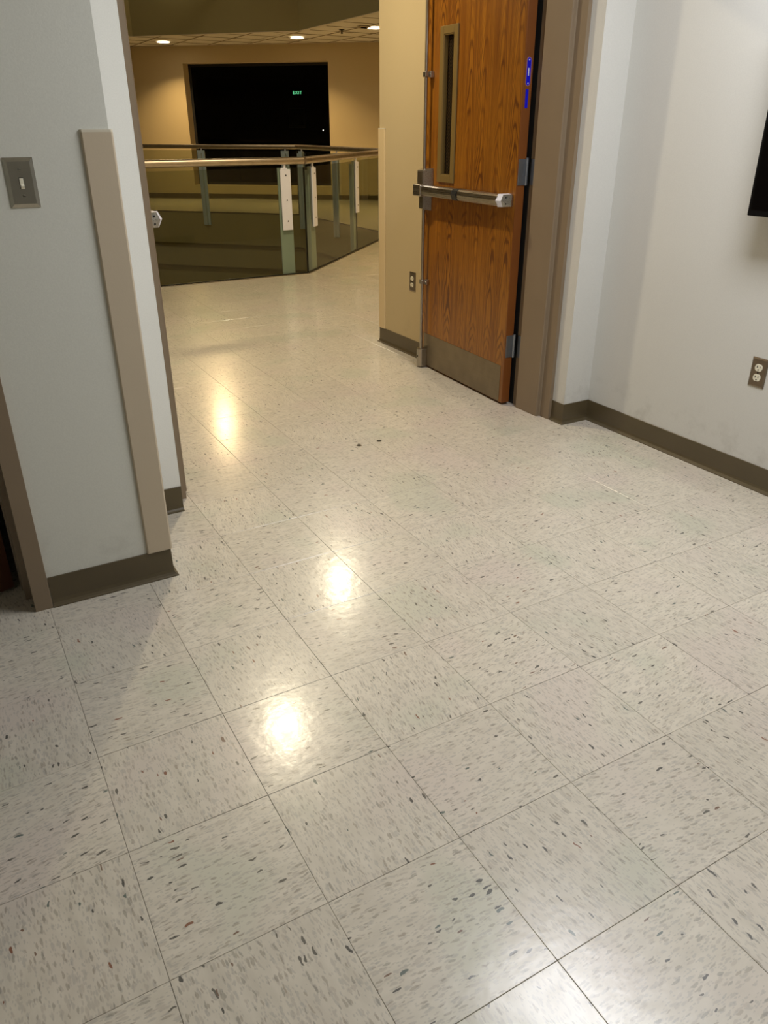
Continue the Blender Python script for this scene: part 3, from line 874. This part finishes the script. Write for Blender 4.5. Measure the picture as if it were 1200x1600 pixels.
# handrail: rounded tube, mitred at the bends
prof = [(0.034 * math.copysign(abs(math.cos(a)) ** 0.8, math.cos(a)), 1.044 + 0.033 * math.copysign(abs(math.sin(a)) ** 0.8, math.sin(a))) for a in [2 * PI * k / 18 for k in range(18)]]
for i in range(5):
    A, B = railpath(0.0)[i], railpath(0.0)[i + 1]
    u = (B - A).normalized()
    e = 0.004
    hr = sweep([A + u * e, B - u * e], prof)
    obj('handrail', hr, M['rail'], gr, True)
for i in range(5):
    A, B = RP[i], RP[i + 1]
    u = (B - A).normalized(); n = Vector((u.y, -u.x)); L = (B - A).length
    mids = {0: [0.2, 1.60, L - 0.20], 1: [0.235, 1.68, L - 0.2], 2: [0.2, 1.62, L - 0.2], 3: [0.2, 1.72, L - 0.2], 4: [0.2, 1.6, L - 0.2]}[i]
    ang = math.atan2(u.y, u.x)
    # glass panels: one seam at the middle post, seams at the bends
    for s0, s1 in ((0.006, mids[1] - 0.004), (mids[1] + 0.004, L - 0.006)):
        o = A + u * s0 - OFF
        g = obj('glass_panel', box(0, s1 - s0, -0.006, 0.006, 0.007, 0.985), M['railglass'], gr)
        g.location = (o.x, o.y, 0); g.rotation_euler = (0, 0, ang)
        for k, xx in enumerate((0.0, s1 - s0)):
            j_ = obj('panel_edge', box(xx - 0.002, xx + 0.002, -0.0062, 0.0062, 0.007, 0.985), M['gedge'], g)
        obj('base_shoe', box(0, s1 - s0, -0.010, 0.010, 0.0065, 0.014), M['gedge'], g)
    for m_ in mids:
        o = A + u * m_ - OFF
        ps = box(-0.066, 0.066, 0.012, 0.030, -0.20, 0.985, bev=0.002)       # flat bar on the void side
        box(-0.022, 0.022, 0.030, 0.075, -0.20, 0.95, ps, bev=0.002)
        p_ = obj('post', ps, M['post'], gr); p_.location = (o.x, o.y, 0); p_.rotation_euler = (0, 0, ang)
        obj('clamp_plate', box(-0.052, 0.052, -0.020, -0.0065, 0.428, 0.972, bev=0.002), M['plate'], p_)
        sb = bmesh.new()
        for zz in (0.51, 0.70, 0.92): cyl(0.0065, 0.004, sb, T(0.004, -0.021, zz) @ RX(PI / 2), seg=12)
        tag(obj('screw', sb, M['dark'], p_), kind='stuff')
        bk = cyl(0.011, 0.046, None, T(0.0, 0.0, 1.000), seg=14)
        box(-0.040, 0.020, -0.014, 0.014, 0.9725, 0.984, bk, bev=0.002)
        cyl(0.016, 0.010, bk, T(0.0, 0.0, 1.016), seg=14)
        obj('bracket', bk, M['plate'], p_, False)

# ------------------------------------------------------------------ wall plates
def device(name, loc, rz, label, cat, group, kind):
    """faces local -y"""
    e = empty(name, loc, rz); tag(e, label, cat, group)
    w, h, d = (0.070, 0.115, 0.0065)
    t = bmesh.new()
    b = 0.009 if kind == 'switch' else 0.006
    dep = d if kind == 'switch' else 0.005
    A = [t.verts.new((x, -0.0003, z)) for x, z in ((-w / 2, -h / 2), (w / 2, -h / 2), (w / 2, h / 2), (-w / 2, h / 2))]
    A2 = [t.verts.new((v.co.x, -0.0018, v.co.z)) for v in A]
    B = [t.verts.new((x, -dep, z)) for x, z in ((-w / 2 + b, -h / 2 + b), (w / 2 - b, -h / 2 + b), (w / 2 - b, h / 2 - b), (-w / 2 + b, h / 2 - b))]
    t.faces.new(A); t.faces.new(B)
    for X, Y in ((A, A2), (A2, B)):
        for i in range(4): t.faces.new((X[i], X[(i + 1) % 4], Y[(i + 1) % 4], Y[i]))
    bm = bmesh.new(); merge(bm, t)
    obj('cover_plate', bm, M['nickel'] if kind == 'switch' else M['cover'], e)
    if kind == 'switch':
        obj('toggle_slot', box(-0.0055, 0.0055, -dep - 0.0006, -dep + 0.0005, -0.0125, 0.0125), M['dark'], e)
        tg = box(-0.0042, 0.0042, -dep - 0.0095, -dep, -0.0045, 0.0045, bev=0.001, mat4=T(0, 0, -0.002) @ RX(0.55))
        box(-0.0045, 0.0045, -dep - 0.002, -dep, -0.011, 0.011, tg, bev=0.0006)
        obj('toggle', tg, M['ivory'], e)
        for z in (-0.030, 0.030):
            s_ = cyl(0.0038, 0.0016, None, T(0, -dep - 0.0005, z) @ RX(PI / 2), seg=16, r2=0.003)
            q = obj('screw', s_, M['nickel'], e)
            obj('screw_slot', box(-0.003, 0.003, -dep - 0.0016, -dep - 0.0012, z - 0.0005, z + 0.0005), M['dark'], q)
    else:
        for zc in (-0.0195, 0.0195):
            P = []
            for k in range(24):
                a = 2 * PI * k / 24
                P.append((0.0168 * math.cos(a), max(-0.0138, min(0.0138, 0.0168 * math.sin(a)))))
            tb = bmesh.new()
            A = [tb.verts.new((x, -dep + 0.0005, zc + z)) for x, z in P]; B = [tb.verts.new((x * 0.96, -dep - 0.0022, zc + z * 0.96)) for x, z in P]
            tb.faces.new(A[::-1]); tb.faces.new(B)
            for i in range(24): tb.faces.new((A[i], A[(i + 1) % 24], B[(i + 1) % 24], B[i]))
            bb = bmesh.new(); merge(bb, tb)
            r_ = obj('socket', bb, M['ivory'], e)
            sl_ = box(-0.0078, -0.0052, -dep - 0.0026, -dep - 0.0020, zc - 0.001, zc + 0.0075)
            box(-0.0052, -0.0030, -dep - 0.0026, -dep - 0.0020, zc + 0.0020, zc + 0.0045, sl_)
            box(0.0050, 0.0074, -dep - 0.0026, -dep - 0.0020, zc - 0.000, zc + 0.0070, sl_)
            cyl(0.0029, 0.0006, sl_, T(0, -dep - 0.0023, zc - 0.0078) @ RX(PI / 2), seg=12)
            obj('socket_slot', sl_, M['dark'], r_)
        obj('screw', cyl(0.003, 0.0016, None, T(0, -dep - 0.0005, 0) @ RX(PI / 2), seg=12), M['dark'], e)
    return e
device('light_switch', (-0.4525, 1.04, 1.2035), 0, 'steel plate toggle light switch on the grey wall at left', 'light switch', None, 'switch')
device('wall_outlet', (2.03, 0.618, 0.464), -PI / 2, 'double outlet with brown cover on the white right wall under the television', 'outlet', 'double wall outlets', 'outlet')
device('wall_outlet', (1.90, 2.995, 0.463), -PI / 2, 'small double outlet on the beige wall left of the open oak door', 'outlet', 'double wall outlets', 'outlet')

# ------------------------------------------------------------------ television, mounted on the right wall
tv = empty('television', (2.03, 0.735, 1.036)); tag(tv, 'black flat television mounted on the white wall at the right edge', 'television')
obj('case', box(-0.100, -0.055, -1.12, 0.0, 0.0, 0.66, bev=0.004), M['tv'], tv)
obj('screen', box(-0.1012, -0.1002, -1.108, -0.012, 0.022, 0.648), M['screen'], tv)
obj('wall_mount', box(-0.056, -0.0006, -0.75, -0.37, 0.18, 0.48, bev=0.003), M['black'], tv)

# ------------------------------------------------------------------ floor strike holes between the two doors
for (x, y), lab in (((0.854, 1.754), 'small dark floor bolt hole nearer the left jamb in the doorway'), ((0.962, 1.757), 'small dark floor bolt hole nearer the oak door in the doorway')):
    e = empty('floor_strike', (x, y, 0.0004)); tag(e, lab, 'floor bolt hole', 'floor bolt holes in the doorway')
    obj('ring', lathe([(0.0105, 0.0), (0.0125, 0.0), (0.0120, 0.0011), (0.0108, 0.0012), (0.0105, 0.0)], 24), M['kick'], e, True)
    obj('well', cyl(0.0106, 0.0006, None, T(0, 0, 0.0004), seg=24), M['dark'], e)

# ------------------------------------------------------------------ ceiling fixtures (each with its own lamp)
def downlight(x, y, z, label, watts, spread=115, r=0.115, tilt=None, tone=WARM):
    e = empty('recessed_downlight', (x, y, z)); tag(e, label, 'ceiling light', 'round recessed ceiling lights')
    obj('trim_ring', lathe([(r, -0.001), (r + 0.032, -0.001), (r + 0.030, -0.008), (r + 0.004, -0.011), (r, -0.001)], 36), M['trimwhite'], e, True)
    obj('lens', cyl(r, 0.003, None, T(0, 0, -0.0055), seg=36), M['lens'], e)
    ld = bpy.data.lights.new('lamp', 'AREA'); ld.shape = 'DISK'; ld.size = r * 1.2
    ld.energy = watts; ld.color = tone; ld.spread = math.radians(spread)
    lo = bpy.data.objects.new('lamp', ld); link(lo, e); lo.location = (0, 0, -0.014)
    if tilt is not None: e.rotation_euler = tilt
    return e
cz = CZ - 0.004
downlight(3.949, 15.216, cz, 'leftmost lit round light in the tiled ceiling near the far wall', CAN_W)
downlight(5.799, 13.320, cz, 'middle lit round light in the tiled ceiling in front of the dark window', CAN_W)
downlight(6.302, 11.393, cz, 'rightmost lit round light in the tiled ceiling beside the beige wall edge', CAN_W)
downlight(0.86, 3.05, cz, 'round ceiling light above the corridor just past the doorway, seen as a floor glare', CAN_NEAR_W, 170, r=0.085, tone=NEUT)
downlight(2.13, 4.66, cz, 'round ceiling light above the corridor before the railing, seen as a floor glare', CAN_NEAR_W, 170, r=0.085, tone=NEUT)
downlight(4.6, 5.9, cz, 'added unseen ceiling light above the walkway right of the railing, out of frame', CAN_NEAR_W)  # unseen fixture, added for more light on the corridor
downlight(6.3, 8.8, cz, 'added unseen ceiling light above the right walkway beside the atrium, out of frame', CAN_W)  # another unseen fixture, added to light the walkway
downlight(3.72, 13.0, 3.98, 'adjustable round light in the high atrium ceiling turned to the doorway, out of frame', 4.0, 60, 0.19, (-math.radians(58), 0, math.radians(-17)))

downlight(1.0, 10.0, 4.145, 'added fill light in the middle of the high atrium ceiling, out of frame', 40.0, 180, 0.14, tone=NEUT)  # unseen lamp added to brighten the atrium bulkhead

tr = empty('troffer_light', (1.20, 0.08, RZC - 0.001)); tag(tr, 'rectangular lay-in ceiling light seen only as the white glare at the bottom right', 'ceiling light')
obj('frame', sweep([(-0.31, -0.62), (0.31, -0.62), (0.31, 0.62), (-0.31, 0.62)], [(0.0, -0.001), (0.0, -0.02), (-0.02, -0.02), (-0.02, -0.001)], closed=True), M['trimwhite'], tr)
obj('diffuser', box(-0.305, 0.305, -0.615, 0.615, -0.008, -0.004), M['diffuser'], tr)
la = bpy.data.lights.new('lamp', 'AREA'); la.shape = 'RECTANGLE'; la.size = 0.56; la.size_y = 1.16
la.energy = TROFFER_W; la.color = COOL
lo = bpy.data.objects.new('lamp', la); link(lo, tr); lo.location = (0, 0, -0.0215)

# sprinkler head and camera-like fitting on the far ceiling
sp = empty('ceiling_sprinkler', (5.957, 11.886, cz)); tag(sp, 'small dark sprinkler head hanging from the far tiled ceiling', 'sprinkler')
obj('plate', cyl(0.045, 0.006, None, T(0, 0, -0.004), seg=20), M['dark'], sp)
obj('head', lathe([(0.0, -0.06), (0.018, -0.055), (0.010, -0.03), (0.012, -0.008), (0.0, -0.008)], 16), M['dark'], sp, True)
sp2 = empty('ceiling_speaker', (6.05, 11.30, cz)); tag(sp2, 'small square fitting on the far ceiling right of the sprinkler', 'fitting')
obj('grille', box(-0.09, 0.09, -0.07, 0.07, -0.012, -0.002, bev=0.002), M['guard'], sp2)
obj('hook', box(-0.05, 0.05, -0.012, 0.012, -0.030, -0.012, bev=0.003), M['dark'], sp2)

# ------------------------------------------------------------------ inside the dark room behind the far window
def far_pt(px, py, depth):
    """point on the plane 'depth' behind the far wall under photo pixel (used once, to find real positions)"""
    d = CAMR @ Vector(((px - 600) / 1201.15, (800 - py) / 1201.15, -1.0))
    n = Vector((-FU.y, FU.x, 0)); p0 = Vector((FA.x, FA.y, 0)) + n * depth
    t = (p0 - cam.location).dot(n) / d.dot(n)
    return cam.location + d * t
def local(p):
    return FM.inverted() @ p
ex = local(far_pt(464.5, 145, 5.7))
es = empty('exit_sign', far_pt(464.5, 145, 5.7), FANG); tag(es, 'tiny green lit exit sign deep in the dark room behind the window', 'exit sign')
obj('housing', box(-0.17, 0.17, 0.004, 0.05, -0.10, 0.10, bev=0.004), M['dark'], es)
fc = bpy.data.curves.new('exit_text', 'FONT'); fc.body = 'EXIT'; fc.size = 0.10; fc.space_character = 1.25; fc.align_x = 'CENTER'; fc.align_y = 'CENTER'; fc.extrude = 0.002
fo = bpy.data.objects.new('exit_text', fc); col.objects.link(fo)
bpy.context.view_layer.update()
fm = bpy.data.meshes.new_from_object(fo.evaluated_get(bpy.context.evaluated_depsgraph_get()))
bpy.data.objects.remove(fo)
fm.materials.clear(); fm.materials.append(M['green'])
tx = link(bpy.data.objects.new('letters', fm), es); tx.rotation_euler = (PI / 2, 0, 0); tx['label'] = 'green lit letters EXIT'
pf = empty('picture_frame', far_pt(464, 184.5, 5.9), FANG); tag(pf, 'dim framed notice on the back wall of the dark room under the exit sign', 'picture frame')
w_, h_ = 0.23, 0.24
pfm = bmesh.new()
for a in ((-w_, w_, h_ - 0.02, h_), (-w_, w_, -h_, -h_ + 0.07), (-w_, -w_ + 0.02, -h_, h_), (w_ - 0.02, w_, -h_, h_)): box(a[0], a[1], -0.02, 0.0, a[2], a[3], pfm)
obj('frame', pfm, M['guard'], pf)
obj('sheet', box(-w_ + 0.02, w_ - 0.02, -0.008, -0.002, -h_ + 0.07, h_ - 0.02), M['dusk'], pf)
pt_ = far_pt(505, 203.5, 4.0)
pl_ = empty('pilot_lamp', pt_, FANG); tag(pl_, 'pinpoint white pilot lamp low in the dark room near the right edge of the window', 'pilot lamp')
obj('bulb', lathe([(0.0, -0.014), (0.010, -0.010), (0.014, 0.0), (0.010, 0.010), (0.0, 0.014)], 12), M['redsig'], pl_, True)
obj('holder', box(-0.02, 0.02, 0.014, 0.04, -0.02, 0.02), M['dark'], pl_)
# a row of red upholstered chairs against the back of the dark room
for k, px in enumerate((345, 410, 500)):
    b = local(far_pt(px, 215, 4.6))
    ch = empty('lounge_chair', FM @ Vector((b.x, 4.6, -0.1)), FANG)
    tag(ch, ('dim red lounge chair at the left side of the dark room', 'dim red lounge chair in the middle of the dark room', 'dim red lounge chair at the right side of the dark room')[k], 'chair', 'red chairs in the dark room')
    obj('seat', box(-0.35, 0.35, -0.35, 0.35, 0.15, 0.55, bev=0.04), M['dkred'], ch)
    obj('backrest', box(-0.35, 0.35, 0.24, 0.40, 0.552, 1.05, bev=0.04), M['dkred'], ch)
    for sx in (-1, 1):
        for sy in (-1, 1):
            obj('leg', box(sx * 0.28 - 0.02, sx * 0.28 + 0.02, sy * 0.28 - 0.02, sy * 0.28 + 0.02, 0.0, 0.15), M['dark'], ch)
